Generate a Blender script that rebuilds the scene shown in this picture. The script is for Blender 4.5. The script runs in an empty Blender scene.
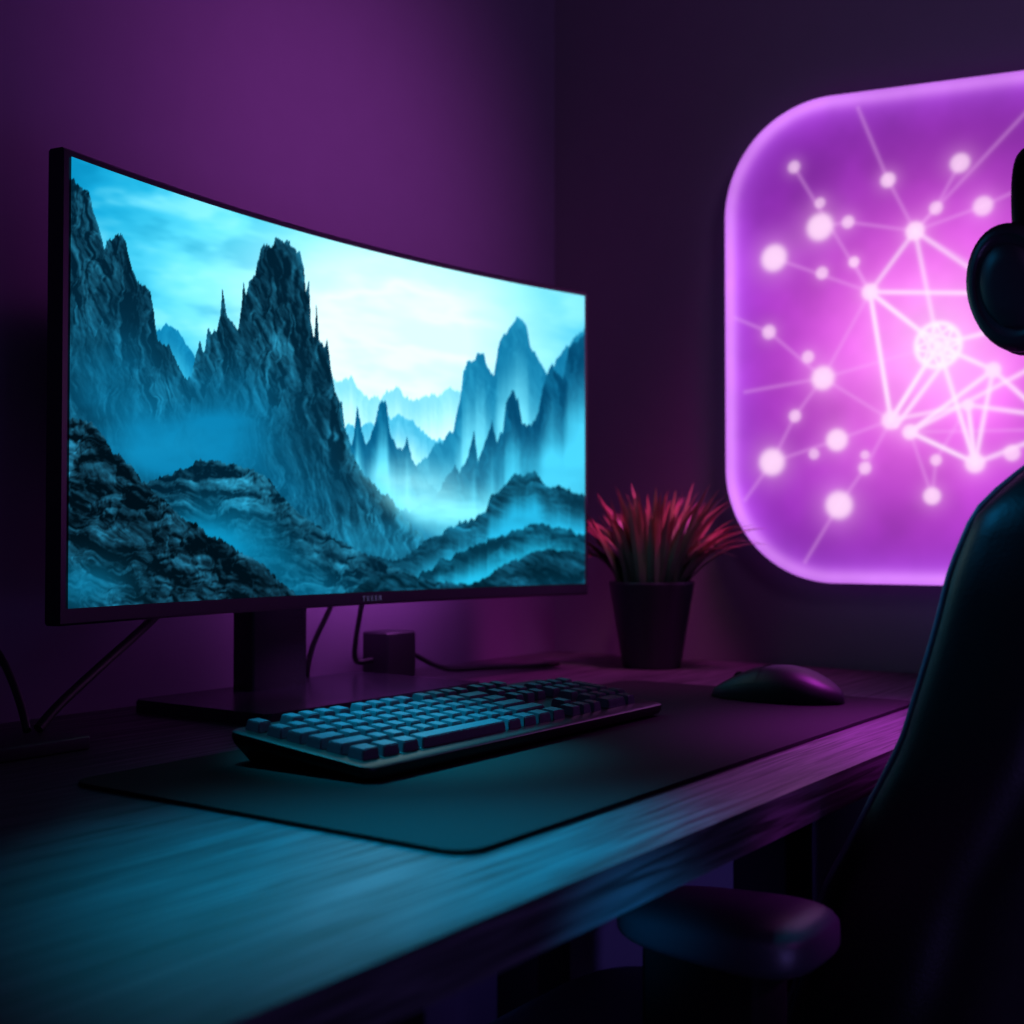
import bpy, bmesh, math, random
import numpy as np
from mathutils import Vector, Matrix
random.seed(4)
SC = bpy.context.scene
COL = SC.collection
SC.view_settings.view_transform = 'Standard'
SC.view_settings.look = 'None'

# ------------------------------------------------------------------ helpers
def srgb(c):
    out=[]
    for v in c[:3]:
        out.append(v/12.92 if v<=0.04045 else ((v+0.055)/1.055)**2.4)
    return (*out,1.0)

def mat(name, col, rough=0.5, metal=0.0, var=0.15, nscale=60, bump=0.0, spec=0.5, emit=None, estr=0, coat=0):
    m=bpy.data.materials.new(name); m.use_nodes=True
    nt=m.node_tree; b=nt.nodes['Principled BSDF']
    c=srgb(col)
    tc=nt.nodes.new('ShaderNodeTexCoord')
    n=nt.nodes.new('ShaderNodeTexNoise'); n.inputs['Scale'].default_value=nscale; n.inputs['Detail'].default_value=4
    nt.links.new(tc.outputs['Object'],n.inputs['Vector'])
    mx=nt.nodes.new('ShaderNodeMix'); mx.data_type='RGBA'
    mx.inputs['A'].default_value=tuple(v*(1-var) for v in c[:3])+(1,)
    mx.inputs['B'].default_value=tuple(min(1,v*(1+var)) for v in c[:3])+(1,)
    nt.links.new(n.outputs['Fac'],mx.inputs['Factor'])
    nt.links.new(mx.outputs['Result'],b.inputs['Base Color'])
    b.inputs['Roughness'].default_value=rough; b.inputs['Metallic'].default_value=metal
    b.inputs['Specular IOR Level'].default_value=spec
    b.inputs['Coat Weight'].default_value=coat
    if bump>0:
        bp=nt.nodes.new('ShaderNodeBump'); bp.inputs['Strength'].default_value=bump; bp.inputs['Distance'].default_value=0.002
        nt.links.new(n.outputs['Fac'],bp.inputs['Height']); nt.links.new(bp.outputs['Normal'],b.inputs['Normal'])
    if emit:
        b.inputs['Emission Color'].default_value=srgb(emit); b.inputs['Emission Strength'].default_value=estr
    return m

def thing(name, loc, label, category, rotz=0.0):
    e=bpy.data.objects.new(name,None); e.empty_display_size=0.05
    e.location=loc; e.rotation_euler=(0,0,rotz)
    COL.objects.link(e); e['label']=label; e['category']=category
    return e

def attach(o,parent):
    o.parent=parent
    return o

def attach_world(o,parent):
    M=Matrix.Identity(4); p=parent; ch=[]
    while p: ch.append(p); p=p.parent
    for q in reversed(ch):
        M = M @ q.matrix_parent_inverse @ (Matrix.Translation(q.location) @ q.rotation_euler.to_matrix().to_4x4())
    o.parent=parent; o.matrix_parent_inverse=M.inverted()
    return o

def finish(name,bm,material,ang=35,smooth=True):
    me=bpy.data.meshes.new(name)
    bmesh.ops.recalc_face_normals(bm,faces=bm.faces)
    bm.to_mesh(me); bm.free()
    if smooth:
        me.polygons.foreach_set('use_smooth',[True]*len(me.polygons))
        me.set_sharp_from_angle(angle=math.radians(ang))
    if material: me.materials.append(material)
    o=bpy.data.objects.new(name,me); COL.objects.link(o); return o

def rbox(name,c,s,material,r=0.004,seg=3,taper=1.0,rot=None):
    bm=bmesh.new(); bmesh.ops.create_cube(bm,size=1)
    for v in bm.verts:
        k = taper if v.co.z>0 else 1.0
        v.co=Vector((v.co.x*s[0]*k,v.co.y*s[1]*k,v.co.z*s[2]))
    r=min(r,min(s)*0.49)
    if r>0: bmesh.ops.bevel(bm,geom=bm.edges[:],offset=r,segments=seg,profile=0.6,affect='EDGES')
    M=Matrix.Translation(c)
    if rot is not None: M=M@rot
    bmesh.ops.transform(bm,matrix=M,verts=bm.verts)
    return finish(name,bm,material)

def plate(name,x0,x1,y0,y1,z0,z1,rad,material,edge=0.001,seg=8):
    bm=bmesh.new(); pts=[]
    for cx,cy,a0 in ((x1-rad,y1-rad,0),(x0+rad,y1-rad,90),(x0+rad,y0+rad,180),(x1-rad,y0+rad,270)):
        for i in range(seg+1):
            a=math.radians(a0+90*i/seg); pts.append((cx+rad*math.cos(a),cy+rad*math.sin(a)))
    bot=[bm.verts.new((x,y,z0)) for x,y in pts]; top=[bm.verts.new((x,y,z1)) for x,y in pts]
    n=len(pts)
    bm.faces.new(bot[::-1]); ft=bm.faces.new(top)
    for i in range(n): bm.faces.new((bot[i],bot[(i+1)%n],top[(i+1)%n],top[i]))
    if edge>0: bmesh.ops.bevel(bm,geom=list(ft.edges),offset=edge,segments=2,affect='EDGES')
    return finish(name,bm,material)

def lathe(name,prof,c,material,seg=48,ang=35):
    bm=bmesh.new(); rings=[]
    for r,z in prof:
        rings.append([bm.verts.new((c[0]+r*math.cos(2*math.pi*i/seg),c[1]+r*math.sin(2*math.pi*i/seg),c[2]+z)) for i in range(seg)])
    for a,b in zip(rings[:-1],rings[1:]):
        for i in range(seg): bm.faces.new((a[i],a[(i+1)%seg],b[(i+1)%seg],b[i]))
    bm.faces.new(rings[0][::-1]); bm.faces.new(rings[-1])
    return finish(name,bm,material,ang)

def loft(name,rings,material,caps=True,ang=60,closed=True):
    bm=bmesh.new(); R=[[bm.verts.new(p) for p in r] for r in rings]; n=len(R[0])
    for a,b in zip(R[:-1],R[1:]):
        for i in range(n if closed else n-1): bm.faces.new((a[i],a[(i+1)%n],b[(i+1)%n],b[i]))
    if caps: bm.faces.new(R[0][::-1]); bm.faces.new(R[-1])
    return finish(name,bm,material,ang)

def tube(name,pts,r,material,res=10,smoothit=True):
    P=[Vector(p) for p in pts]
    if smoothit:
        Q=[]
        E=[P[0]*2-P[1]]+P+[P[-1]*2-P[-2]]
        for i in range(1,len(E)-2):
            for k in range(res):
                t=k/res; a,b,c,d=E[i-1],E[i],E[i+1],E[i+2]
                Q.append(0.5*((2*b)+(-a+c)*t+(2*a-5*b+4*c-d)*t*t+(-a+3*b-3*c+d)*t**3))
        Q.append(P[-1]); P=Q
    rings=[]; up=Vector((0.13,0.21,0.97)).normalized()
    for i,p in enumerate(P):
        t=(P[min(i+1,len(P)-1)]-P[max(i-1,0)]).normalized()
        n=up-t*up.dot(t)
        if n.length<0.05: n=Vector((1,0,0))-t*t.x
        n.normalize(); up=n; b=t.cross(n)
        rings.append([p+n*r*math.cos(a)+b*r*math.sin(a) for a in [2*math.pi*k/10 for k in range(10)]])
    return loft(name,rings,material,ang=70)

# ------------------------------------------------------------------ camera
YAW=math.radians(35.4); PITCH=math.radians(1.28); CAMZ=0.93
F=Vector((math.cos(YAW)*math.cos(PITCH),math.sin(YAW)*math.cos(PITCH),math.sin(PITCH)))
cam_d=bpy.data.cameras.new('camera'); cam=bpy.data.objects.new('camera',cam_d); COL.objects.link(cam)
cam.location=(0,0,CAMZ); cam.rotation_euler=F.to_track_quat('-Z','Y').to_euler()
cam_d.sensor_width=36; cam_d.lens=36*1250/1024; cam_d.clip_start=0.02
cam_d.dof.use_dof=True; cam_d.dof.focus_distance=1.12; cam_d.dof.aperture_fstop=5.0
SC.camera=cam

# ------------------------------------------------------------------ materials
M_black=mat('black_plastic',(0.13,0.13,0.15),0.42,nscale=200)
M_blackgloss=mat('black_gloss_plastic',(0.08,0.08,0.10),0.3,nscale=200)
M_matte=mat('matte_black_metal',(0.14,0.14,0.17),0.25,nscale=300,bump=0.03)
M_desk_leg=mat('desk_leg_black',(0.03,0.03,0.04),0.8,nscale=100,spec=0.1)
M_rubber=mat('cable_rubber',(0.05,0.05,0.06),0.5)
M_case=mat('keyboard_case',(0.025,0.025,0.03),0.32,nscale=200)
M_key=mat('keycap_plastic',(0.25,0.27,0.31),0.27,nscale=300)
M_leather=mat('black_leather',(0.035,0.035,0.042),0.45,nscale=350,bump=0.15,spec=0.3)
M_arm=mat('armrest_pad',(0.15,0.15,0.18),0.42,nscale=350,bump=0.1)
M_piping=mat('grey_piping',(0.36,0.40,0.46),0.5)
M_mouse=mat('mouse_plastic',(0.06,0.06,0.08),0.46,nscale=300,spec=0.25)
M_pot=mat('pot_matte_ceramic',(0.10,0.09,0.13),0.40,nscale=80,bump=0.05)
M_soil=mat('soil',(0.10,0.07,0.06),0.95,nscale=200,bump=0.8)
M_wallL=mat('painted_wall',(0.42,0.38,0.45),0.85,nscale=25,var=0.05,bump=0.05)
M_wallR=mat('painted_wall_grey',(0.42,0.38,0.42),0.85,nscale=25,var=0.05,bump=0.05)
M_floor=mat('dark_floor',(0.12,0.11,0.13),0.6,nscale=8,var=0.3)
M_ceil=mat('ceiling_paint',(0.3,0.28,0.33),0.9)

def wood():
    m=bpy.data.materials.new('dark_wood'); m.use_nodes=True; nt=m.node_tree; b=nt.nodes['Principled BSDF']
    tc=nt.nodes.new('ShaderNodeTexCoord'); mp=nt.nodes.new('ShaderNodeMapping')
    mp.inputs['Scale'].default_value=(6.0,150,150)
    nt.links.new(tc.outputs['Object'],mp.inputs['Vector'])
    n=nt.nodes.new('ShaderNodeTexNoise'); n.inputs['Scale'].default_value=1.4; n.inputs['Detail'].default_value=9; n.inputs['Distortion'].default_value=0.8
    nt.links.new(mp.outputs['Vector'],n.inputs['Vector'])
    cr=nt.nodes.new('ShaderNodeValToRGB')
    cr.color_ramp.elements[0].position=0.34; cr.color_ramp.elements[0].color=srgb((0.10,0.09,0.10))
    cr.color_ramp.elements[1].position=0.66; cr.color_ramp.elements[1].color=srgb((0.29,0.28,0.30))
    nt.links.new(n.outputs['Fac'],cr.inputs['Fac']); nt.links.new(cr.outputs['Color'],b.inputs['Base Color'])
    mr=nt.nodes.new('ShaderNodeMapRange'); mr.inputs['From Min'].default_value=0.3; mr.inputs['From Max'].default_value=0.7; mr.inputs['To Min'].default_value=0.46; mr.inputs['To Max'].default_value=0.32
    nt.links.new(n.outputs['Fac'],mr.inputs['Value']); nt.links.new(mr.outputs['Result'],b.inputs['Roughness'])
    b.inputs['Specular IOR Level'].default_value=0.22
    bp=nt.nodes.new('ShaderNodeBump'); bp.inputs['Strength'].default_value=0.25; bp.inputs['Distance'].default_value=0.0006
    nt.links.new(n.outputs['Fac'],bp.inputs['Height']); nt.links.new(bp.outputs['Normal'],b.inputs['Normal'])
    return m
M_wood=wood()
M_mat=mat('mat_cloth',(0.035,0.035,0.045),0.85,nscale=900,var=0.4,bump=0.5,spec=0.18)

def emissive_attr(name,strength):
    m=bpy.data.materials.new(name); m.use_nodes=True; nt=m.node_tree
    for n in list(nt.nodes): nt.nodes.remove(n)
    o=nt.nodes.new('ShaderNodeOutputMaterial'); e=nt.nodes.new('ShaderNodeEmission'); a=nt.nodes.new('ShaderNodeAttribute')
    a.attribute_name='picture'; e.inputs['Strength'].default_value=strength
    nt.links.new(a.outputs['Color'],e.inputs['Color']); nt.links.new(e.outputs['Emission'],o.inputs['Surface'])
    return m

# ------------------------------------------------------------------ room
WX=1.707; WY=1.127
def wall(name,c,s,m):
    o=rbox(name,c,s,m,r=0.0); o['kind']='structure'; return o
wall('wall_back',(-0.2965,WY+0.05,1.3),(4.107,0.1,2.6),M_wallL)
wall('wall_right',(WX+0.05,-0.7,1.3),(0.1,3.854,2.6),M_wallR)
wall('floor',(-0.3,-0.7,-0.05),(4.2,3.9,0.1),M_floor)
wall('ceiling',(-0.3,-0.7,2.65),(4.2,3.9,0.1),M_ceil)

# ------------------------------------------------------------------ desk
DT=0.75
desk=thing('desk',(0.75,0.74,0),'long dark wood desk standing against the walls','desk')
attach_world(rbox('tabletop',(0.80,0.741,DT-0.015),(1.80,0.766,0.030),M_wood,r=0.002,seg=2),desk)
for (x,y,sx,sy) in ((0.46,0.50,0.06,0.2),(1.46,0.64,0.085,0.07),(1.46,1.0,0.085,0.07),(0.1,1.0,0.06,0.07)):
    attach_world(rbox('leg',(x,y,0.360),(sx,sy,0.720),M_desk_leg,r=0.004),desk)

# ------------------------------------------------------------------ noise utils for pictures
def make_noise(seed):
    rs=np.random.RandomState(seed); T=rs.rand(256,256)
    def vn(x,y):
        xi=np.floor(x).astype(int); yi=np.floor(y).astype(int); fx=x-xi; fy=y-yi
        fx=fx*fx*(3-2*fx); fy=fy*fy*(3-2*fy)
        a=T[xi&255,yi&255]; b=T[(xi+1)&255,yi&255]; c=T[xi&255,(yi+1)&255]; d=T[(xi+1)&255,(yi+1)&255]
        return (a*(1-fx)+b*fx)*(1-fy)+(c*(1-fx)+d*fx)*fy
    return vn
def fbm(x,y,seed,octv=5,ridge=False,gain=0.5):
    vn=make_noise(seed); s=0; a=1; t=0
    for k in range(octv):
        n=vn(x*2**k+17*k,y*2**k+31*k)
        if ridge: n=1-np.abs(2*n-1)
        s=s+a*n; t+=a; a*=gain
    return s/t
def sstep(a,b,x):
    t=np.clip((x-a)/(b-a),0,1); return t*t*(3-2*t)
def to_lin(c):
    return np.where(c<=0.04045,c/12.92,((np.clip(c,0,None)+0.055)/1.055)**2.4)

def view_xy(P):
    """measured photograph position (1024 frame) of a point, used to digitise the picture shown on the panels"""
    r=np.array([math.sin(YAW),-math.cos(YAW),0]); f=np.array(F); u=np.cross(r,f)
    Q=P-np.array([0,0,CAMZ]); d=Q@f
    return 512+1250*(Q@r)/d, 512-1250*(Q@u)/d

# ------------------------------------------------------------------ landscape picture
def landscape(X,Y):
    C=np.zeros(X.shape+(3,))
    def put(mask,c):
        nonlocal C
        C=C*(1-mask[...,None])+c*mask[...,None]
    def colr(c): return np.array(c)*np.ones(X.shape+(1,))
    g=np.exp(-(((X-400)/150)**2+((Y-360)/115)**2))
    g2=np.exp(-(((X-330)/190)**2+((Y-275)/80)**2))
    base=colr((0.03,0.55,0.75)); mid=colr((0.28,0.82,0.93)); hi=colr((0.86,0.99,1.0))
    k=np.clip(g2*0.95+g*0.5+sstep(600,350,X)*0.1+sstep(60,200,X)*0.3,0,1)[...,None]
    sky=base*(1-k)+mid*k
    k=np.clip(g*1.2+g2*0.38-0.06,0,1)[...,None]; sky=sky*(1-k)+hi*k
    cl=fbm(X/95+Y/110,(Y-X*0.28)/36,3,4)
    left=sstep(330,120,X)
    c1=sstep(0.48,0.75,cl)[...,None]; sky=sky*(1-0.5*c1)+colr((0.66,0.96,1.0))*0.5*c1
    c2=(sstep(0.52,0.28,cl)*(0.08+0.46*left))[...,None]; sky=sky*(1-c2)+colr((0.0,0.46,0.64))*c2
    C=sky
    def layer(pts,jag,js,dark,lit,kind,seed,amt=1.0,haze=None,hcol=(0.2,0.6,0.7),soft=0.9,shear=0.0,alpha=None):
        px=[p[0] for p in pts]; py=[p[1] for p in pts]
        sil=np.interp(X,px,py)
        j=fbm(X/js,X*0+seed*3.3,seed,4,gain=0.65)-0.5
        j2=fbm(X/(js*0.45),X*0+seed*5.1,seed+2,3,ridge=True,gain=0.6)-0.5
        sil=sil-jag*(j*1.6+j2*0.8)
        m=sstep(-soft,soft,Y-sil)
        if alpha is not None: m=m*alpha(X,Y,sil)
        Xs=X+shear*Y
        wx=(fbm(X/30,Y/34,seed+9,4)-0.5)
        e=1.3
        if kind=='cliff':
            def h(x,y):
                return 0.62*fbm(x/19+wx*1.6,y/58+wx*1.1,seed+1,5,gain=0.51,ridge=True)+0.48*fbm(x/22+3+wx,y/28+wx,seed+4,5,gain=0.49)
            hx=h(Xs+e,Y)-h(Xs-e,Y); hy=h(Xs,Y+e)-h(Xs,Y-e)
            L=hx*3.3-hy*2.2
        else:
            def h(x,y):
                return 0.75*fbm(x/42+wx*1.3,y/27+wx,seed+1,5,ridge=True,gain=0.48)+0.28*fbm(x/18,y/14,seed+4,4,gain=0.45)
            hx=h(Xs+e,Y)-h(Xs-e,Y); hy=h(Xs,Y+e)-h(Xs,Y-e)
            L=hx*2.3-hy*3.3
        big=fbm(X/34+3,Y/44,seed+5,4)
        sh=0.14+0.45*(big-0.4)+L*amt
        edge=np.exp(-np.clip(Y-sil,0,None)/5)*0.15
        sh=np.clip(sh+edge,0,1)
        sh=(sh*np.clip(0.35+1.3*big,0,1.3)).clip(0,1)[...,None]
        c=np.array(dark)*(1-sh)+np.array(lit)*sh
        if haze is not None:
            hz=np.clip(haze(X,Y,sil),0,1)
            hz=np.clip(hz*(0.78+0.44*fbm(X/45,Y/20,seed+8,3)),0,1)[...,None]
            c=c*(1-hz)+np.array(hcol)*hz
        put(m,c)
    layer([(300,400),(325,385),(340,378),(352,380),(366,396),(380,402),(396,388),(410,400),(430,398),(450,390),(475,400),(584,400)],8,9,(0.46,0.80,0.89),(0.56,0.88,0.95),'cliff',11,0.6,
          lambda x,y,s: sstep(0,50,y-s)*0.95,(0.78,0.98,1.0),1.5)
    layer([(66,420),(150,335),(160,330),(166,326),(176,330),(188,348),(200,368),(230,420),(260,470)],6,7,(0.03,0.44,0.62),(0.10,0.58,0.76),'cliff',12,0.7,
          lambda x,y,s: sstep(0,60,y-s)*0.9,(0.25,0.76,0.90),1.2)
    layer([(330,440),(350,428),(380,425),(400,415),(425,432),(445,445),(480,430),(584,430)],9,9,(0.24,0.67,0.82),(0.36,0.78,0.91),'cliff',13,0.6,
          lambda x,y,s: sstep(0,55,y-s)*0.95,(0.74,0.97,1.0),1.3)
    layer([(380,480),(425,462),(440,440),(452,432),(460,400),(463,372),(470,362),(483,354),(490,372),(494,380),(498,352),(503,336),(518,324),(527,330),(531,348),(540,362),(548,372),(556,358),(570,346),(590,326)],11,8,(0.03,0.40,0.57),(0.14,0.58,0.74),'cliff',14,0.7,
          lambda x,y,s: 0.07+sstep(15,110,y-s)*0.9,(0.46,0.88,0.97),1.2)
    layer([(320,470),(338,450),(344,432),(349,438),(352,446),(357,408),(362,434),(367,442),(374,428),(379,404),(386,402),(390,432),(396,448),(402,452),(407,438),(412,462),(430,485),(470,520)],9,6,(0.01,0.32,0.48),(0.08,0.50,0.66),'cliff',15,0.7,
          lambda x,y,s: sstep(10,68,y-s)*0.95,(0.34,0.83,0.95),1.1)
    layer([(430,510),(448,478),(455,468),(459,476),(468,455),(474,430),(478,462),(484,448),(492,424),(497,446),(503,430),(506,402),(512,392),(518,400),(522,424),(530,430),(538,414),(545,378),(552,366),(558,380),(563,384),(568,350),(576,342),(590,330)],11,7,(0.01,0.25,0.39),(0.06,0.44,0.60),'cliff',16,0.7,
          lambda x,y,s: sstep(18,98,y-s)*0.95,(0.26,0.76,0.90),1.1)
    def hz4(x,y,s):
        a=0.95*np.exp(-(((x-165)/70)**2+((y-452)/44)**2))+0.60*np.exp(-(((x-235)/60)**2+((y-425)/60)**2))
        b=0.45*np.exp(-(((x-110)/60)**2+((y-380)/55)**2))
        d=0.38*np.exp(-(((x-300)/50)**2+((y-500)/45)**2))
        return a+b+d+0.06
    layer([(60,176),(72,178),(80,186),(88,190),(92,205),(98,226),(104,250),(108,240),(120,236),(126,244),(130,262),(138,284),(150,292),(154,312),(158,342),(168,348),(176,362),(186,380),(191,376),(195,356),(199,346),(204,352),(208,326),(212,332),(216,334),(220,318),(222.5,286),(226,312),(231,322),(238,336),(241,314),(243.5,284),(246,296),(249,282),(255,280),(258,262),(261,248),(264,244),(272,250),(276,238),(284,243),(288,238),(293,252),(300,254),(304,268),(306,292),(309,280),(311,325),(314,340),(316.5,302),(319,338),(324,350),(327,340),(331,368),(335,394),(342,402),(345,432),(352,455),(362,472),(378,488),(395,505),(410,525),(430,545),(455,565),(480,585),(590,640)],
          8,5,(0.0,0.085,0.145),(0.16,0.56,0.70),'cliff',17,0.98,hz4,(0.03,0.46,0.64),0.9)
    layer([(170,450),(186,415),(196,398),(203,404),(212,380),(218,392),(228,366),(236,384),(243,392),(250,366),(256,352),(262,372),(268,402),(278,410),(287,388),(293,398),(300,430),(312,446),(325,470),(345,490),(370,520),(400,560),(480,700),(600,700)],9,6,(0.0,0.06,0.11),(0.14,0.53,0.67),'cliff',37,0.95,
          hz4,(0.03,0.46,0.64),1.2,alpha=lambda x,y,s: sstep(120,30,y-s)*0.6)
    layer([(60,300),(74,296),(84,322),(95,335),(102,320),(110,345),(118,360),(128,366),(135,388),(150,410),(170,440),(200,470),(240,700),(600,700)],8,6,(0.0,0.07,0.12),(0.12,0.50,0.64),'cliff',38,0.85,
          hz4,(0.03,0.46,0.64),1.2,alpha=lambda x,y,s: sstep(110,30,y-s)*0.7)
    for (cx,cy,rx,ry,s,c) in ((450,512,85,24,0.9,(0.52,0.94,1.0)),(410,485,50,26,0.6,(0.64,0.96,1.0)),(540,466,60,24,0.50,(0.26,0.78,0.92)),(370,545,75,26,0.5,(0.12,0.64,0.82)),(165,448,62,20,0.45,(0.06,0.52,0.70))):
        m=s*np.exp(-(((X-cx)/rx)**2+((Y-cy)/ry)**2))*(0.7+0.6*fbm(X/34,Y/12,91,3))*(sstep(-30,15,X-350-(Y-455)*0.95) if cx>380 else 1)
        put(np.clip(m,0,1),colr(c))
    layer([(400,560),(425,542),(445,530),(470,520),(485,512),(492,494),(505,488),(515,474),(535,474),(545,486),(568,490),(590,500)],7,9,(0.0,0.12,0.19),(0.10,0.48,0.62),'rock',18,0.85,
          lambda x,y,s: 0.12+sstep(8,45,y-s)*0.85,(0.14,0.68,0.85),1.0)
    layer([(100,500),(150,482),(170,476),(195,463),(215,460),(238,468),(262,474),(285,500),(310,522),(335,540),(360,552),(385,562),(410,575),(440,590),(590,640)],6,9,(0.0,0.09,0.15),(0.17,0.60,0.75),'rock',19,0.95,
          lambda x,y,s: 0.04+0.8*np.exp(-(((x-185)/70)**2+((y-548)/28)**2))+sstep(10,75,y-s)*0.45,(0.03,0.50,0.67),0.8,shear=0.6)
    layer([(380,600),(420,575),(445,560),(470,548),(500,538),(520,528),(545,524),(570,530),(590,535)],6,9,(0.0,0.13,0.20),(0.08,0.48,0.62),'rock',20,0.85,
          lambda x,y,s: 0.08+sstep(6,34,y-s)*0.85,(0.12,0.69,0.85),1.0)
    layer([(300,620),(350,592),(372,578),(400,572),(430,580),(470,586),(495,572),(515,560),(545,549),(565,551),(590,556)],5,8,(0.0,0.09,0.14),(0.10,0.46,0.60),'rock',21,0.85,
          lambda x,y,s: 0.06+sstep(14,50,y-s)*0.3,(0.03,0.42,0.58),0.9)
    layer([(60,415),(75,420),(92,424),(104,438),(112,452),(126,462),(140,478),(152,492),(165,500),(178,514),(192,522),(206,534),(222,540),(240,552),(262,566),(278,578),(292,592),(330,620),(590,660)],7,7,(0.0,0.045,0.08),(0.16,0.56,0.72),'rock',22,1.05,
          lambda x,y,s: 0.65*np.exp(-(((x-80)/48)**2+((y-588)/30)**2)),(0.03,0.46,0.62),0.8,shear=0.4)
    return np.clip(C,0,1)

def add_picture(me,cols):
    at=me.color_attributes.new('picture','FLOAT_COLOR','POINT')
    rgba=np.ones((cols.shape[0],4),dtype=np.float32); rgba[:,:3]=cols
    at.data.foreach_set('color',rgba.ravel())

def grid_mesh(name,P,material):
    ny,nx=P.shape[:2]
    me=bpy.data.meshes.new(name)
    idx=np.arange(nx*ny).reshape(ny,nx)
    q=np.stack([idx[:-1,:-1],idx[:-1,1:],idx[1:,1:],idx[1:,:-1]],-1).reshape(-1,4)
    me.vertices.add(nx*ny); me.vertices.foreach_set('co',P.reshape(-1,3).astype(np.float32).ravel())
    me.loops.add(q.size); me.loops.foreach_set('vertex_index',q.ravel().astype(np.int32))
    me.polygons.add(len(q)); me.polygons.foreach_set('loop_start',(np.arange(len(q))*4).astype(np.int32))
    me.update(calc_edges=True); me.validate()
    me.materials.append(material)
    o=bpy.data.objects.new(name,me); COL.objects.link(o); return o

# ------------------------------------------------------------------ monitor
EL=Vector((0.658,0.948)); ER=Vector((1.466,0.914))
MR=math.atan2(ER.y-EL.y,ER.x-EL.x); MZ0=0.855; MH=0.419; HC=(ER-EL).length/2; R=1.85
SAG=R-math.sqrt(R*R-HC*HC)
mid=(EL+ER)/2; nrm2=Vector((-math.sin(MR),math.cos(MR)))
mc=Vector((mid.x+nrm2.x*SAG,mid.y+nrm2.y*SAG,0))
mon=thing('monitor',(mc.x,mc.y,DT),'wide curved black monitor showing blue misty rocky mountains, on desk','monitor',MR)
SA=R*math.asin(HC/R)
def arc(s,off=0.0):
    a=s/R; rr=R+off
    return (rr*math.sin(a), -(R-rr*math.cos(a)))
N=48; rings=[]
for i in range(N+1):
    s=-SA+2*SA*i/N
    x0,y0=arc(s,0.0); x1,y1=arc(s,0.018)
    zb=MZ0-DT; zt=zb+MH; c=0.002
    x0c,y0c=arc(s,c); x1c,y1c=arc(s,0.018-c)
    rings.append([(x0,y0,zb+c),(x0,y0,zt-c),(x0c,y0c,zt),(x1c,y1c,zt),(x1,y1,zt-c),(x1,y1,zb+c),(x1c,y1c,zb),(x0c,y0c,zb)])
attach(loft('casing',rings,M_blackgloss,ang=30),mon)
rings=[]
for k,(sc,off) in enumerate(((1.0,0.018),(0.96,0.026),(0.85,0.032))):
    rr=[]
    for i in range(33):
        s=(-0.2+0.4*i/32)*sc; x,y=arc(s,off); rr.append((x,y,zb+MH/2-0.11*sc))
    for i in range(33):
        s=(0.2-0.4*i/32)*sc; x,y=arc(s,off); rr.append((x,y,zb+MH/2+0.11*sc))
    rings.append(rr)
attach(loft('rear_housing',rings,M_black,ang=30),mon)
NX,NY=800,430
S=np.linspace(-SA+0.0075,SA-0.006,NX); Z=np.linspace(zb+0.015,zb+MH-0.007,NY)
SS,ZZ=np.meshgrid(S,Z); rr=R-0.0012
P=np.stack([rr*np.sin(SS/R),-(R-rr*np.cos(SS/R)),ZZ],-1)
cM,sM=math.cos(MR),math.sin(MR)
PW=np.stack([P[...,0]*cM-P[...,1]*sM+mc.x,P[...,0]*sM+P[...,1]*cM+mc.y,P[...,2]+DT],-1)
X,Y=view_xy(PW)
M_screen=emissive_attr('screen_picture',1.3)
scr=grid_mesh('screen',P,M_screen)
add_picture(scr.data,to_lin(landscape(X,Y)).reshape(-1,3))
scr['label']='lit screen with blue misty mountain landscape'
attach(scr,mon)
def text_mesh(txt,size,material,name):
    cu=bpy.data.curves.new(name,'FONT'); cu.body=txt; cu.size=size; cu.align_x='CENTER'; cu.align_y='CENTER'; cu.extrude=0.0003; cu.space_character=1.6
    t=bpy.data.objects.new(name,cu); COL.objects.link(t)
    bpy.context.view_layer.update()
    me=bpy.data.meshes.new_from_object(t.evaluated_get(bpy.context.evaluated_depsgraph_get()))
    bpy.data.objects.remove(t); me.materials.append(material)
    me.name=name
    o=bpy.data.objects.new(name,me); COL.objects.link(o); return o
M_logo=mat('logo_grey',(0.50,0.55,0.62),0.4,emit=(0.4,0.45,0.52),estr=0.15)
lg=text_mesh('TEEER',0.0082,M_logo,'lettering')
lg.data.transform(Matrix.Translation((0.026,-0.0012,zb+0.0072))@Matrix.Rotation(math.pi/2,4,'X'))
attach(lg,mon)
attach_world(rbox('stand_neck',(1.003,1.050,0.86),(0.084,0.034,0.20),M_matte,r=0.004),mon)
attach_world(rbox('neck_mount',(1.03,1.030,0.985),(0.13,0.05,0.09),M_matte,r=0.006),mon)
attach_world(plate('stand_base',0.842,1.185,0.885,1.085,DT,DT+0.013,0.006,M_matte,edge=0.0018),mon)

# ------------------------------------------------------------------ desk mat
o=plate('desk_mat',0.563,1.378,0.432,0.80,DT+0.0002,DT+0.0034,0.018,M_mat,edge=0.0008)
o['label']='large black cloth desk mat lying on the desk'; o['category']='desk mat'

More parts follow.
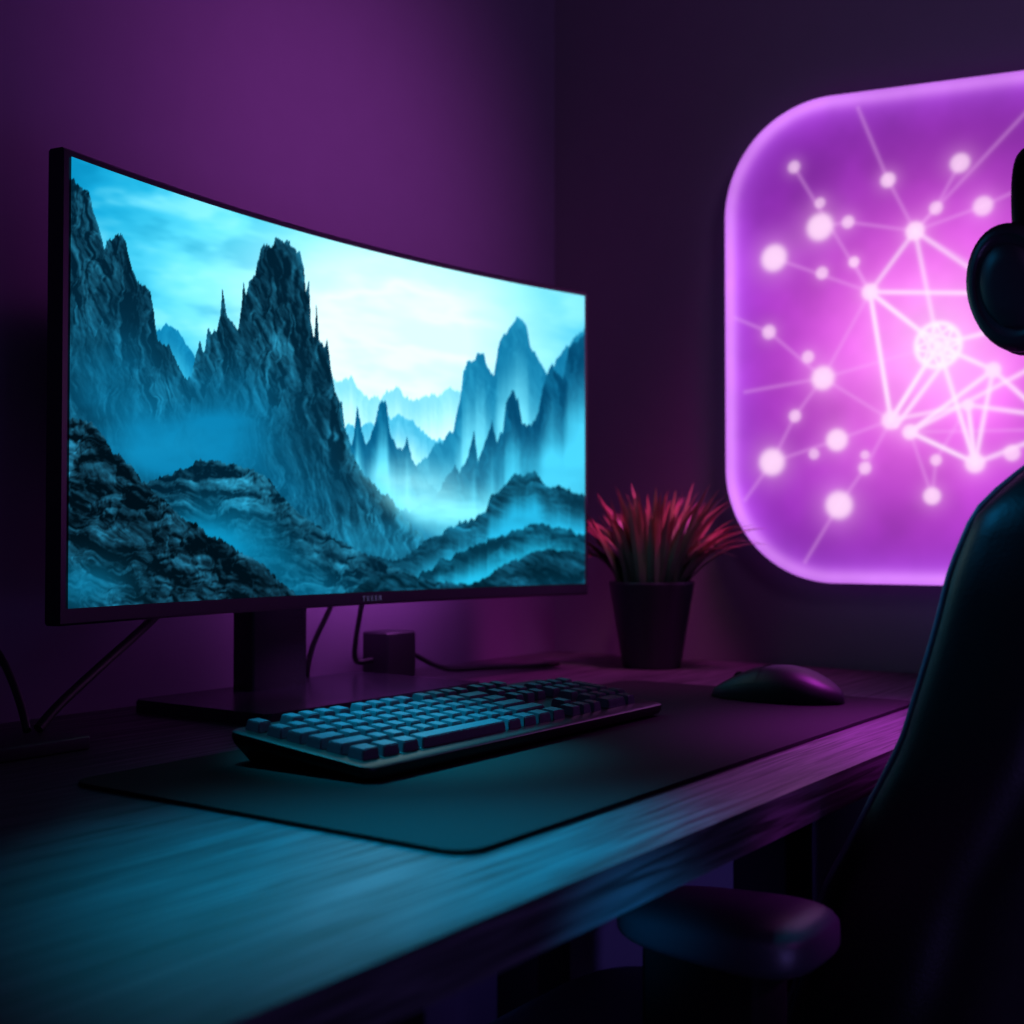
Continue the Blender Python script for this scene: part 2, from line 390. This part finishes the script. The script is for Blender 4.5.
# ------------------------------------------------------------------ keyboard
kx,ky=0.899,0.683; KZ=DT+0.0034
kb=thing('keyboard',(kx,ky,KZ),'black full-size keyboard with low square keys on desk mat','keyboard')
tilt=Matrix.Translation((0,0,0.0140))@Matrix.Rotation(math.radians(5.5),4,'X')
GAP=0.45
U=0.01852; UY=0.0214; W=(22+2*GAP)*U+0.020; D=0.154
def kplate():
    prof=[('f',0.0006,0.016),('f',0.0014,0.012),('t',-0.0038,0.0015),('t',0.0010,0.0),('t',0.0046,0.0006),('t',0.0056,0.003)]
    rings=[]
    for kind,z,ins in prof:
        r=0.012; x0,x1,y0,y1=-W/2+ins,W/2-ins,-D/2+ins*0.7,D/2-ins*0.7; ring=[]
        for cx,cy,a0 in ((x1-r,y1-r,0),(x0+r,y1-r,90),(x0+r,y0+r,180),(x1-r,y0+r,270)):
            for i in range(7):
                a=math.radians(a0+15*i); p=Vector((cx+r*math.cos(a),cy+r*math.sin(a),z))
                ring.append(tilt@p if kind=='t' else p)
        rings.append(ring)
    return loft('case',rings,M_case,ang=35)
attach(kplate(),kb)
for sx in (-0.18,0.18):
    attach(rbox('foot',(sx,0.050,0.0010),(0.03,0.012,0.0020),M_rubber,r=0.0006),kb)
    attach(rbox('foot',(sx,-0.050,0.0010),(0.03,0.010,0.0020),M_rubber,r=0.0006),kb)
kmesh={}
def keymesh(w,h):
    k=(round(w,3),round(h,3))
    if k in kmesh: return kmesh[k]
    bm=bmesh.new(); bmesh.ops.create_cube(bm,size=1)
    sx=w*U-0.0036; sy=h*UY-0.0050; hz=0.0088
    for v in bm.verts:
        ins=0.0026 if v.co.z>0 else 0
        v.co=Vector((v.co.x*(sx-ins),v.co.y*(sy-ins)+(0.0004 if v.co.z>0 else 0),(v.co.z+0.5)*hz))
    bmesh.ops.bevel(bm,geom=bm.edges[:],offset=0.0008,segments=2,affect='EDGES')
    bm.transform(tilt.to_3x3().to_4x4())
    bmesh.ops.recalc_face_normals(bm,faces=bm.faces)
    me=bpy.data.meshes.new('key'); bm.to_mesh(me); bm.free()
    me.polygons.foreach_set('use_smooth',[True]*len(me.polygons)); me.set_sharp_from_angle(angle=math.radians(40))
    me.materials.append(M_key); kmesh[k]=me; return me
def addkey(cx,cy,w=1,h=1):
    o=bpy.data.objects.new('key',keymesh(w,h)); COL.objects.link(o)
    o.location=tilt@Vector((-W/2+0.010+cx*U,D/2-0.0172-cy*UY,0.0050)); o.parent=kb
def row(y,ws,x0=0):
    x=x0
    for w in ws:
        if w<0: x+=-w; continue
        addkey(x+w/2,y,w); x+=w
row(0,[1,-1]+[1]*4+[-0.5]+[1]*4+[-0.5]+[1]*4+[-GAP]+[1]*3)
row(1.15,[1]*13+[2,-GAP]+[1]*3+[-GAP]+[1]*4)
row(2.15,[1.5]+[1]*12+[1.5,-GAP]+[1]*3+[-GAP]+[1]*3); addkey(15+2*GAP+3+3.5,2.65,1,2)
row(3.15,[1.75]+[1]*11+[2.25,-(3+2*GAP)]+[1]*3)
row(4.15,[2.25]+[1]*10+[2.75,-(1+GAP),1,-(1+GAP)]+[1]*3)
row(5.15,[1.25]*3+[6.25]+[1.25]*4+[-GAP]+[1]*3+[-GAP,2,1])
addkey(15+2*GAP+3+3.5,4.15,1,1)

# ------------------------------------------------------------------ mouse
mz=DT+0.0034
mo=thing('computer_mouse',(1.302,0.566,mz),'glossy black rounded computer mouse resting on desk mat','mouse',math.radians(2))
L=0.152
def mrow(t):
    e=(1-abs(2*t-1)**2.6)**0.5 if 0<t<1 else 0.0
    w=0.038*e*(0.93+0.10*math.cos((t-0.75)*4)) 
    h=(0.010+0.0275*math.sin(math.pi*min(1,max(0,(t*0.84+0.02))))**1.1)*(e**0.55)
    return max(w,0.0015),max(h,0.003)
rings=[]; NT=36
for i in range(NT+1):
    t=0.001+0.998*i/NT; t=0.5-0.5*math.cos(math.pi*t); w,h=mrow(min(max(t,0.001),0.999)); y=L/2-L*t; ring=[]
    for k in range(21):
        a=math.pi*k/20; cs,sn=math.cos(a),math.sin(a)
        ring.append((w*math.copysign(abs(cs)**0.8,cs),y,0.0012+h*abs(sn)**0.75))
    ring.append((-w*0.9,y,0.0004)); ring.append((w*0.9,y,0.0004))
    rings.append(ring)
attach(loft('body',rings,M_mouse,ang=50),mo)
for sgn in (1,-1):
    rr=[]
    for i in range(15):
        t=0.03+0.40*i/14; w,h=mrow(t); y=L/2-L*t; ring=[]
        for k in range(9):
            a=math.pi/2-sgn*(0.06+ (1.05)*k/8); cs,sn=math.cos(a),math.sin(a)
            ring.append((w*1.012*math.copysign(abs(cs)**0.8,cs),y,0.0012+(h+0.0009)*abs(sn)**0.75))
        rr.append(ring)
    attach(loft('button',rr,M_mouse,caps=False,closed=False),mo)
bm=bmesh.new(); bmesh.ops.create_cone(bm,cap_ends=True,segments=32,radius1=0.009,radius2=0.009,depth=0.006)
bmesh.ops.bevel(bm,geom=[e for e in bm.edges if e.calc_face_angle(0)>1],offset=0.0012,segments=2,affect='EDGES')
bmesh.ops.transform(bm,matrix=Matrix.Translation((0,0.042,0.0195))@Matrix.Rotation(math.pi/2,4,'Y'),verts=bm.verts)
attach(finish('scroll_wheel',bm,M_rubber),mo)

# ------------------------------------------------------------------ plant
px,py=1.560,0.866
pl=thing('potted_plant',(px,py,DT),'spiky reddish grass plant in dark tapered pot on desk','potted plant')
attach_world(lathe('pot',[(0.039,0.0),(0.041,0.002),(0.0600,0.117),(0.0605,0.119),(0.060,0.121),(0.0575,0.120),(0.054,0.105),(0.050,0.102)],(px,py,DT),M_pot,ang=30),pl)
attach_world(lathe('soil',[(0.049,0.098),(0.053,0.107),(0.03,0.111),(0.005,0.112)],(px,py,DT),M_soil),pl)
def leafmat():
    m=bpy.data.materials.new('grass_blades'); m.use_nodes=True; nt=m.node_tree; b=nt.nodes['Principled BSDF']
    a=nt.nodes.new('ShaderNodeAttribute'); a.attribute_name='tip'
    cr=nt.nodes.new('ShaderNodeValToRGB'); cr.color_ramp.elements[0].color=srgb((0.12,0.22,0.16)); cr.color_ramp.elements[1].color=srgb((0.68,0.34,0.34))
    e=cr.color_ramp.elements.new(0.42); e.color=srgb((0.32,0.38,0.28))
    e=cr.color_ramp.elements.new(0.70); e.color=srgb((0.56,0.32,0.30))
    nt.links.new(a.outputs['Fac'],cr.inputs['Fac']); nt.links.new(cr.outputs['Color'],b.inputs['Base Color'])
    b.inputs['Roughness'].default_value=0.45
    return m
bm=bmesh.new(); tips=[]
for n in range(165):
    az=random.uniform(0,2*math.pi); lean=random.random()**0.7; base=random.uniform(0,0.034)
    ca,sa=math.cos(az),math.sin(az)
    if ca<-0.75 : lean*=0.25
    elif ca<-0.40 and sa>0: lean*=0.45
    elif ca<-0.40: lean*=0.6
    if ca>0.3: lean*=0.8
    Ln=random.uniform(0.115,0.165); th0=0.08+lean*0.60; th1=th0+0.15+lean*random.uniform(0.7,1.7)
    if ca>0.75: th1=min(th1,0.95)
    if ca<-0.4: th1=min(th1,0.80); Ln*=0.9
    p=Vector((px+ca*base*1.3,py+sa*base*1.3,DT+0.108)); wd=random.uniform(0.0052,0.0080); K=10
    side=Vector((-sa,ca,0)); side.rotate(Matrix.Rotation(random.uniform(-0.9,0.9),3,'Z')); prev=None
    rnd=random.uniform(0.85,1.12)
    for k in range(K+1):
        t=k/K; th=th0+(th1-th0)*t**1.4
        dirv=Vector((ca*math.sin(th),sa*math.sin(th),math.cos(th)))
        nrm=side.cross(dirv).normalized()
        w=wd*(1-t**2.2)*(0.5+0.6*min(1,t*2.5))+0.0002
        cur=[bm.verts.new(p+side*w),bm.verts.new(p+nrm*w*0.35),bm.verts.new(p-side*w),bm.verts.new(p-nrm*w*0.12)]
        tips+= [t*rnd]*4
        if prev:
            for i in range(4): bm.faces.new((prev[i],prev[(i+1)%4],cur[(i+1)%4],cur[i]))
        else: bm.faces.new(cur)
        prev=cur; p=p+dirv*(Ln/K)
    bm.faces.new(prev)
fo=finish('foliage',bm,leafmat(),30)
at=fo.data.attributes.new('tip','FLOAT','POINT'); at.data.foreach_set('value',tips)
attach_world(fo,pl)

# ------------------------------------------------------------------ power brick, cables
pb=rbox('power_adapter',(1.245,1.082,DT+0.0305),(0.058,0.045,0.061),M_black,r=0.005)
pb['label']='small boxy black power adapter standing on the desk behind the monitor'; pb['category']='power adapter'
hub=rbox('cable_hub',(0.625,0.960,DT+0.006),(0.09,0.08,0.012),M_black,r=0.003)
hub['label']='flat square black hub on the desk with cables'; hub['category']='hub'
def cable(pts,label,r=0.0034):
    o=tube('cable',pts,r,M_rubber); o['label']=label; o['category']='cable'; return o
z0=DT+0.0038
cable([(1.277,1.080,DT+0.035),(1.30,1.075,DT+0.022),(1.34,1.06,z0+0.001),(1.40,1.03,z0),(1.44,1.0,z0),(1.47,0.985,z0),(1.50,0.985,z0)],'black cable lying along the desk from adapter')
cable([(1.190,1.070,0.90),(1.190,1.078,0.86),(1.190,1.091,0.80),(1.195,1.094,0.775),(1.2145,1.084,DT+0.025)],'black cable running from monitor to adapter')
cable([(1.155,1.075,0.90),(1.145,1.09,0.85),(1.128,1.105,0.80),(1.122,1.110,0.765),(1.13,1.114,z0)],'black cable hanging from monitor to the desk')
cable([(0.86,1.03,0.885),(0.817,1.02,0.853),(0.735,0.995,0.812),(0.68,0.978,0.784),(0.652,0.97,0.7655)],'thick black cable from monitor down to hub',0.0046)
cable([(0.640,0.968,0.7655),(0.646,0.985,0.782),(0.656,1.015,0.803),(0.664,1.048,0.824),(0.668,1.09,0.85),(0.66,1.118,0.87)],'thick black cable rising from hub to wall',0.0036)

# ------------------------------------------------------------------ glowing wall sign
y1=0.804; y0=y1-0.86; sz0=0.93-0.060; sz1=0.93+0.634; XF=WX-0.035; rad=0.165
cy=(y0+y1)/2; cz=(sz0+sz1)/2; hy=(y1-y0)/2; hz=(sz1-sz0)/2
def taperz(y,z): return sz0+(z-sz0)*(1-0.115*(y1-y))
sg=thing('wall_light_panel',(WX,cy,cz),'large glowing pink purple rounded wall panel with network of dots and lines','light panel')
def rrect(hy,hz,r,n=16):
    pts=[]
    for a0,sy,sz in ((0,1,1),(90,-1,1),(180,-1,-1),(270,1,-1)):
        for i in range(n+1):
            a=math.radians(a0+90*i/n); pts.append((sy*(hy-r)+r*math.cos(a),sz*(hz-r)+r*math.sin(a)))
    return pts
rings=[]
for x,ins in ((WX-0.012,0.004),(WX-0.03,0.0),(XF+0.0015,0.001)):
    rings.append([(x,cy+a,taperz(cy+a,cz+b)) for a,b in rrect(hy-ins,hz-ins,rad)])
M_signbody=mat('panel_side',(0.7,0.4,0.85),0.5,emit=(0.62,0.28,0.85),estr=0.5)
attach_world(loft('panel_body',rings,M_signbody,ang=30),sg)
for a in (-0.25,0.25):
    for b in (-0.2,0.2):
        attach_world(rbox('bracket',(WX-0.006,cy+a,cz+b),(0.0125,0.04,0.04),M_matte,r=0.001),sg)
NG=460
s=np.linspace(-1,1,NG); A,B=np.meshgrid(s,s)
m=np.maximum(np.abs(A),np.abs(B)); mm=np.where(m==0,1,m)
a=A/mm*hy; b=B/mm*hz
ix=np.abs(a)-(hy-rad); iz=np.abs(b)-(hz-rad)
corner=(ix>0)&(iz>0)
dx=np.abs(a); dz=np.abs(b); qx=hy-rad; qz=hz-rad
aa=dx**2+dz**2; bb=-2*(dx*qx+dz*qz); cc=qx**2+qz**2-rad**2
k=np.where(corner,(-bb+np.sqrt(np.maximum(bb*bb-4*aa*cc,0)))/(2*aa),1.0)
YY=cy+a*k*m; ZZ0=cz+b*k*m
ZZ=taperz(YY,ZZ0)
P=np.stack([np.full_like(YY,XF),YY,ZZ],-1)
def meas(u,v):
    """photo measurement -> (y,z) on the panel plane"""
    r=Vector((math.sin(YAW),-math.cos(YAW),0)); up=r.cross(F)
    d=F+r*((u-512)/1250)+up*(-(v-512)/1250); t=XF/d.x
    return d.y*t, CAMZ+d.z*t
qx_=np.abs(YY-cy)-(hy-rad); qz_=np.abs(ZZ0-cz)-(hz-rad)
sd=-(np.sqrt(np.maximum(qx_,0)**2+np.maximum(qz_,0)**2)+np.minimum(np.maximum(qx_,qz_),0)-rad)
gy,gz=meas(938,345); dist=np.sqrt((YY-gy)**2+(ZZ-gz)**2)
C=np.zeros(YY.shape+(3,))+np.array((0.48,0.15,0.64))
def mixc(C,c,m): return C*(1-m[...,None])+np.array(c)*m[...,None]
C=mixc(C,(0.86,0.28,0.86),0.95*np.exp(-(dist/0.24)**2))
C=mixc(C,(1.0,0.54,0.97),0.95*np.exp(-(dist/0.16)**2))
C=mixc(C,(1.0,0.78,1.0),0.6*np.exp(-(dist/0.08)**2))
C=mixc(C,(0.70,0.32,0.90),0.9*np.exp(-(sd/0.038)**2))
C=mixc(C,(0.88,0.56,1.0),0.75*np.exp(-((sd-0.008)/0.012)**2))
cl=fbm(YY*9,ZZ*9,77,4); C=C*(0.86+0.28*cl[...,None])
lin=to_lin(np.clip(C,0,1))
nodes=[(820,227,15,1),(774,258,15,1),(888,180,8,.8),(960,163,10,.8),(794,167,7,.6),(915,231,10,1),(936,208,7,.7),(983,206,10,.8),(848,222,7,.7),(820,203,6,.6),(822,273,7,.7),(854,262,6,.8),(769,332,8,.7),(870,292,9,1),(808,357,7,.7),(823,378,13,1),(993,370,8,1),(795,416,7,.7),(891,420,10,1),(910,432,8,1),(837,440,12,1),(772,462,15,1),(814,454,6,.6),(865,455,5,.6),(865,468,7,.7),(839,505,15,1),(932,496,9,.9),(975,463,10,1),(936,460,6,.7),(1012,453,8,.8),(968,405,6,.9),(1050,250,9,.9),(1075,340,12,1),(1060,430,8,.8),(1110,290,10,.8),(1120,420,12,.9),(1040,180,7,.8)]
faint=[((858,108),(888,180)),((888,180),(915,231)),((1030,108),(915,231)),((794,167),(870,292)),((960,163),(936,208)),((936,208),(915,231)),((848,222),(915,231)),((820,227),(848,222)),((774,258),(870,292)),((983,206),(915,231)),((854,262),(870,292)),((769,332),(823,378)),((735,318),(769,332)),((823,378),(891,420)),((870,292),(823,378)),((823,378),(795,416)),((795,416),(772,462)),((891,420),(837,440)),((837,440),(772,462)),((891,420),(865,468)),((865,468),(839,505)),((839,505),(805,562)),((910,432),(932,496)),((936,460),(932,496)),((936,460),(968,405)),((1012,453),(975,463)),((745,500),(772,462)),((823,378),(938,345)),((823,378),(745,392)),((1024,430),(910,432)),((1120,250),(1024,220)),((983,206),(1040,180)),((915,231),(1000,280))]
bright=[((870,292),(1075,294),.8),((870,292),(891,420),1),((870,292),(938,345),1),((938,345),(891,420),1.1),((952,352),(896,426),.9),((915,231),(938,345),.6),((915,231),(870,292),.6),((915,231),(1075,340),.6),((938,345),(1075,310),.8),((938,345),(993,370),.9),((993,370),(1060,430),.8),((993,370),(910,432),.9),((938,345),(975,463),.9),((968,405),(975,463),.9),((910,432),(975,463),.9),((891,420),(968,405),.6),((910,432),(1075,345),.7),((968,405),(1040,415),.7),((975,463),(993,370),.8),((1060,430),(975,463),.7)]
U1=1.8/1250
def seg(p,q,w,amp,col):
    global lin
    y_a,z_a=meas(*p); y_b,z_b=meas(*q)
    vy,vz=y_b-y_a,z_b-z_a; L2=vy*vy+vz*vz
    t=np.clip(((YY-y_a)*vy+(ZZ-z_a)*vz)/L2,0,1)
    dd=np.hypot(YY-y_a-t*vy,ZZ-z_a-t*vz)
    mk=(amp*np.exp(-(dd/w)**2)+amp*0.08*np.exp(-(dd/(w*3.0))**2))[...,None]
    mk=np.clip(mk,0,1)
    lin=lin*(1-mk)+np.array(col)*mk
for p,q in faint: seg(p,q,2.0*U1,0.20,(0.95,0.45,0.98))
for p,q,am in bright: seg(p,q,2.4*U1,0.76*am,(1.0,0.80,1.0))
for u,v,r,am in nodes:
    yy,zz=meas(u,v); dd=np.hypot(YY-yy,ZZ-zz); r=r*U1
    mk=(np.clip(1-1/(1+np.exp(-(dd-r*0.86)/(r*0.10))),0,1)*0.84*am)[...,None]
    g_=(0.28*am*np.exp(-(dd/(r*1.5))**2))[...,None]
    lin=lin*(1-g_)+np.array((1,0.45,0.95))*g_
    lin=lin*(1-mk)+np.array((1,0.70,0.95))*mk
ay=(YY-gy)/U1; az_=(ZZ-gz)/U1; dn=dist/U1
wv=np.zeros_like(dn)
for q in range(4):
    th=q*math.pi/4+0.3; off=np.abs(ay*math.cos(th)+az_*math.sin(th)); 
    wv=np.maximum(wv,np.exp(-((off-8)/1.9)**2))
mk=np.clip(wv*sstep(21,17,dn)*0.6+0.75*np.exp(-((dn-20)/2.8)**2)+0.25*np.exp(-(dn/19)**2),0,1)[...,None]
lin=lin*(1-mk)+np.array((1,0.84,0.98))*mk
lin=np.clip(lin,0,1.2)
face=grid_mesh('panel_face',P,emissive_attr('panel_glow',1.08))
add_picture(face.data,lin.reshape(-1,3)); face['label']='glowing magenta face with white network pattern'
attach_world(face,sg)

# ------------------------------------------------------------------ gaming chair
CX=1.11
ch=thing('gaming_chair',(CX,0.5,0),'black leather high-back gaming chair pushed up to the desk','chair')
fz=[0.36,0.50,0.574,0.609,0.669,0.723,0.782,0.853,0.909,0.95,0.985,1.03,1.1,1.2]
fy=[0.455,0.435,0.415,0.402,0.384,0.356,0.326,0.304,0.289,0.270,0.236,0.180,0.150,0.128]
wz=[0.36,0.50,0.60,0.90,0.945,0.97,0.99,1.02,1.1,1.17,1.19,1.205]
ww=[0.19,0.215,0.23,0.23,0.222,0.205,0.178,0.15,0.145,0.135,0.115,0.07]
tz=[0.36,0.5,0.9,1.0,1.24]; tt=[0.13,0.16,0.16,0.11,0.06]
def bsec(z,n=48):
    f=np.interp(z,fz,fy); w=np.interp(z,wz,ww); t=np.interp(z,tz,tt); out=[]
    for i in range(n):
        a=2*math.pi*i/n; cs,sn=math.cos(a),math.sin(a)
        x=w*math.copysign(abs(cs)**0.55,cs); y=t/2*math.copysign(abs(sn)**0.6,sn)
        if sn>0: y-=0.045*(t/0.14)*(1-min(1,abs(x)/w)**3)*sn
        out.append((CX+x,f-t/2+y,z))
    return out
attach_world(loft('backrest',[bsec(z) for z in np.linspace(0.36,1.205,60)],M_leather),ch)
for sgn in (-1,1):
    pts=[]
    for z in np.linspace(0.46,1.0,24):
        f=float(np.interp(z,fz,fy)); w=float(np.interp(z,wz,ww)); t=float(np.interp(z,tz,tt))
        a=math.radians(36); x=w*math.cos(a)**0.55; y=t/2*math.sin(a)**0.6 - 0.045*(t/0.14)*(1-(x/w)**3)*math.sin(a)
        pts.append((CX+sgn*(x+0.0015),f-t/2+y+0.0015,z))
    attach_world(tube('piping',pts,0.0026,M_piping,res=2),ch)
def pillow(name,c,s,material,p=0.45,n1=24,n2=40,wedge=0.0):
    rings=[]
    for i in range(1,n1):
        ph=-math.pi/2+math.pi*i/n1; cp=math.cos(ph)**p; sp=math.copysign(abs(math.sin(ph))**p,math.sin(ph))
        ring=[]
        for a in [2*math.pi*k/n2 for k in range(n2)]:
            yy=math.copysign(abs(math.sin(a))**p,math.sin(a))*cp
            ring.append((c[0]+s[0]*cp*math.copysign(abs(math.cos(a))**p,math.cos(a))*(1-wedge*0.5*yy),c[1]+s[1]*yy,c[2]+s[2]*sp*(1-wedge*yy)))
        rings.append(ring)
    return loft(name,rings,material)
attach_world(pillow('headrest',(CX,0.185,1.125),(0.078,0.044,0.09),M_leather,0.6),ch)
attach_world(pillow('seat',(CX,0.58,0.39),(0.225,0.215,0.050),M_leather,0.45),ch)
attach_world(rbox('seat_plate',(CX,0.57,0.325),(0.22,0.24,0.04),M_matte,r=0.004),ch)
for sgn in (-1,1):
    ax=CX+sgn*0.318
    arm=attach_world(pillow('armrest',(ax,0.383,0.664),(0.052,0.074,0.018),M_arm,0.60,wedge=0.2),ch)
    attach_world(rbox('armrest_post',(ax+0.008,0.395,0.495),(0.055,0.09,0.310),M_desk_leg,r=0.010),arm)
    attach_world(rbox('armrest_bracket',(CX+sgn*0.220,0.42,0.340),(0.23,0.05,0.018),M_matte,r=0.005),arm)
attach_world(lathe('gas_lift',[(0.03,0.10),(0.03,0.22),(0.02,0.22),(0.02,0.31)],(CX,0.57,0),M_matte,24),ch)
for i in range(5):
    a=2*math.pi*i/5+math.radians(90); ca,sa=math.cos(a),math.sin(a)
    rings=[]
    for t,w,h,zc in ((0.0,0.03,0.022,0.115),(0.5,0.022,0.016,0.10),(1.0,0.016,0.010,0.085)):
        cx_,cy_=CX+ca*t*0.27,0.57+sa*t*0.27
        rings.append([(cx_-sa*w*q,cy_+ca*w*q,zc+h*r_) for q,r_ in ((-1,-.7),(-.7,-1),(.7,-1),(1,-.7),(1,.7),(.7,1),(-.7,1),(-1,.7))])
    lg_=attach_world(loft('leg',rings,M_matte,ang=40),ch)
    bm=bmesh.new(); bmesh.ops.create_cone(bm,cap_ends=True,segments=24,radius1=0.03,radius2=0.03,depth=0.04)
    bmesh.ops.bevel(bm,geom=[e for e in bm.edges if e.calc_face_angle(0)>1],offset=0.006,segments=2,affect='EDGES')
    bmesh.ops.transform(bm,matrix=Matrix.Translation((CX+ca*0.26,0.57+sa*0.26,0.0305))@Matrix.Rotation(a,4,'Z')@Matrix.Rotation(math.pi/2,4,'X'),verts=bm.verts)
    attach_world(finish('caster',bm,M_rubber),lg_)
    attach_world(lathe('caster_stem',[(0.008,0.055),(0.008,0.085)],(CX+ca*0.26,0.57+sa*0.26,0),M_matte,12),lg_)

# ------------------------------------------------------------------ headphones hanging on the headrest
HY=0.240; HZc=1.124; HW=0.104
hp=thing('headphones',(CX,HY,HZc-0.05),'black over-ear headphones hanging over the chair headrest','headphones')
rings=[]
NB=40
for i in range(NB+1):
    a=math.pi*i/NB; cs,sn=math.cos(a),math.sin(a)
    x=CX-HW*math.copysign(abs(cs)**0.65,cs); z=1.165+0.078*abs(sn)**0.85
    nx,nz=-cs,sn
    th=0.008+0.002*sn; wd=0.013+0.005*sn
    ring=[]
    for k in range(16):
        b_=2*math.pi*k/16
        o1=th*math.copysign(abs(math.cos(b_))**0.7,math.cos(b_)); o2=wd*math.copysign(abs(math.sin(b_))**0.7,math.sin(b_))
        ring.append((x+nx*o1,HY-0.012+o2,z+nz*o1))
    rings.append(ring)
attach_world(loft('headband',rings,M_leather,ang=50),hp)
for sgn in (-1,1):
    xs=CX+sgn*HW
    attach_world(rbox('slider',(xs,HY-0.008,1.168),(0.007,0.016,0.04),M_blackgloss,r=0.003),hp)
    rings=[]
    tl=math.radians(12)
    def cp(dx_,sc,ry,rz):
        out=[]
        for q in [2*math.pi*k/40 for k in range(40)]:
            yy=ry*sc*math.cos(q); zz=rz*sc*math.sin(q)
            out.append((CX+sgn*dx_,HY+yy*math.cos(tl)-zz*math.sin(tl)*-1*0.9,HZc+zz*math.cos(tl)-yy*math.sin(tl)))
        return out
    for dx_,sc in ((-0.002,0.80),(0.000,0.90),(0.006,0.985),(0.014,1.0),(0.020,0.97),(0.024,0.88),(0.0245,0.80),(0.0225,0.76),(0.0225,0.66),(0.025,0.62),(0.027,0.35),(0.027,0.05)):
        rings.append(cp(0.094+dx_,sc,0.034,0.051))
    cup=attach_world(loft('ear_cup',rings,M_black,ang=50),hp)
    rings=[]
    for dx_,sc in ((0.0,0.84),(0.0,0.97),(-0.004,1.02),(-0.010,1.02),(-0.0135,0.95),(-0.0145,0.82)):
        rings.append(cp(0.0935+dx_,sc,0.033,0.050))
    attach_world(loft('ear_cushion',rings,M_leather,ang=60),cup)

# ------------------------------------------------------------------ lights
def area(name,loc,target,size,power,col,sy=None):
    l=bpy.data.lights.new(name,'AREA'); l.energy=power; l.color=srgb(col)[:3]; l.size=size
    if sy: l.shape='RECTANGLE'; l.size_y=sy
    o=bpy.data.objects.new(name,l); COL.objects.link(o); o.location=loc
    o.rotation_euler=(Vector(target)-Vector(loc)).to_track_quat('-Z','Y').to_euler(); return o
def spot(name,loc,target,power,col,ang,blend,size=0.1):
    l=bpy.data.lights.new(name,'SPOT'); l.energy=power; l.color=srgb(col)[:3]; l.spot_size=math.radians(ang); l.spot_blend=blend; l.shadow_soft_size=size
    o=bpy.data.objects.new(name,l); COL.objects.link(o); o.location=loc
    o.rotation_euler=(Vector(target)-Vector(loc)).to_track_quat('-Z','Y').to_euler(); return o
spot('wall_wash_light',(0.85,-0.25,2.2),(1.20,WY,1.36),84,(0.86,0.38,0.92),33,1.0,0.2)
spot('wall_wash_light_wide',(0.55,-0.2,2.3),(0.92,WY,1.50),14,(0.80,0.38,0.92),36,1.0,0.2)
area('monitor_back_fill_light',(1.17,1.04,0.96),(1.17,1.127,0.90),0.42,1.0,(0.80,0.38,0.92),0.10)  # hidden rectangle added behind the monitor to brighten the lower wall purple
spot('cyan_desk_fill_light',(0.60,0.80,1.6),(0.565,0.43,0.75),230,(0.0,0.74,0.94),28,1.0,0.10)  # added spot, strengthens the screen's cyan sheen on the desk
spot('cyan_keyboard_fill_light',(0.74,0.92,1.35),(0.80,0.68,0.77),110,(0.0,0.78,0.94),27,1.0,0.03)  # extra spot from above, added so the keycap tops catch cyan
spot('stand_fill_light',(0.98,0.50,1.22),(1.06,0.93,0.765),9,(0.55,0.45,0.90),24,1.0,0.03)  # no fixture here; added to lift the stand base out of the dark
spot('cyan_chair_fill_light',(0.70,0.72,1.5),(0.92,0.27,0.98),12,(0.10,0.65,0.95),30,1.0,0.06)  # unseen spot added for a cyan rim on bolster and ear cup
spot('cyan_armrest_fill_light',(0.25,0.02,0.80),(0.73,0.45,0.675),38,(0.0,0.62,0.92),13,1.0,0.03)  # added low spot, slips under the desk edge to colour the pad cyan
spot('magenta_armrest_fill_light',(0.72,-0.25,1.05),(0.84,0.35,0.68),20,(0.85,0.25,0.95),13,1.0,0.03)  # added from the near side to tint the armrest top pink
spot('magenta_desk_fill_light',(1.60,0.20,1.7),(1.20,0.34,0.75),260,(0.88,0.25,0.95),26,1.0,0.10)  # added above the panel, boosts its magenta along the desk front
spot('magenta_corner_fill_light',(1.40,0.40,2.3),(1.50,0.86,0.75),150,(0.92,0.28,0.84),26,1.0,0.10)  # extra overhead spot, added to turn the back right desk purple-pink
spot('plant_fill_light',(1.30,0.45,2.0),(1.57,0.87,0.93),24,(1.0,0.72,0.62),14,1.0,0.06)  # added only to brighten the foliage, not a fixture of the room
spot('right_wall_fill_light',(0.2,-0.9,2.3),(WX,0.55,1.55),60,(0.60,0.42,0.72),50,1.0,0.3)  # unseen fill spot, added to raise the right wall's brightness
spot('under_desk_fill_light',(0.60,0.62,0.62),(WX,0.92,0.40),16,(0.42,0.36,0.85),50,1.0,0.05)  # added beneath the tabletop so the wall behind the leg shows
area('room_fill_light',(-0.7,-1.3,2.1),(1.3,0.7,1.0),1.4,4,(0.62,0.46,0.88))
area('low_fill_light',(0.2,-0.9,0.45),(1.6,0.6,0.5),0.6,5,(0.50,0.42,0.85))

w=bpy.data.worlds.new('world'); SC.world=w; w.use_nodes=True
bg=w.node_tree.nodes['Background']; bg.inputs['Color'].default_value=srgb((0.45,0.38,0.75)); bg.inputs['Strength'].default_value=0.05
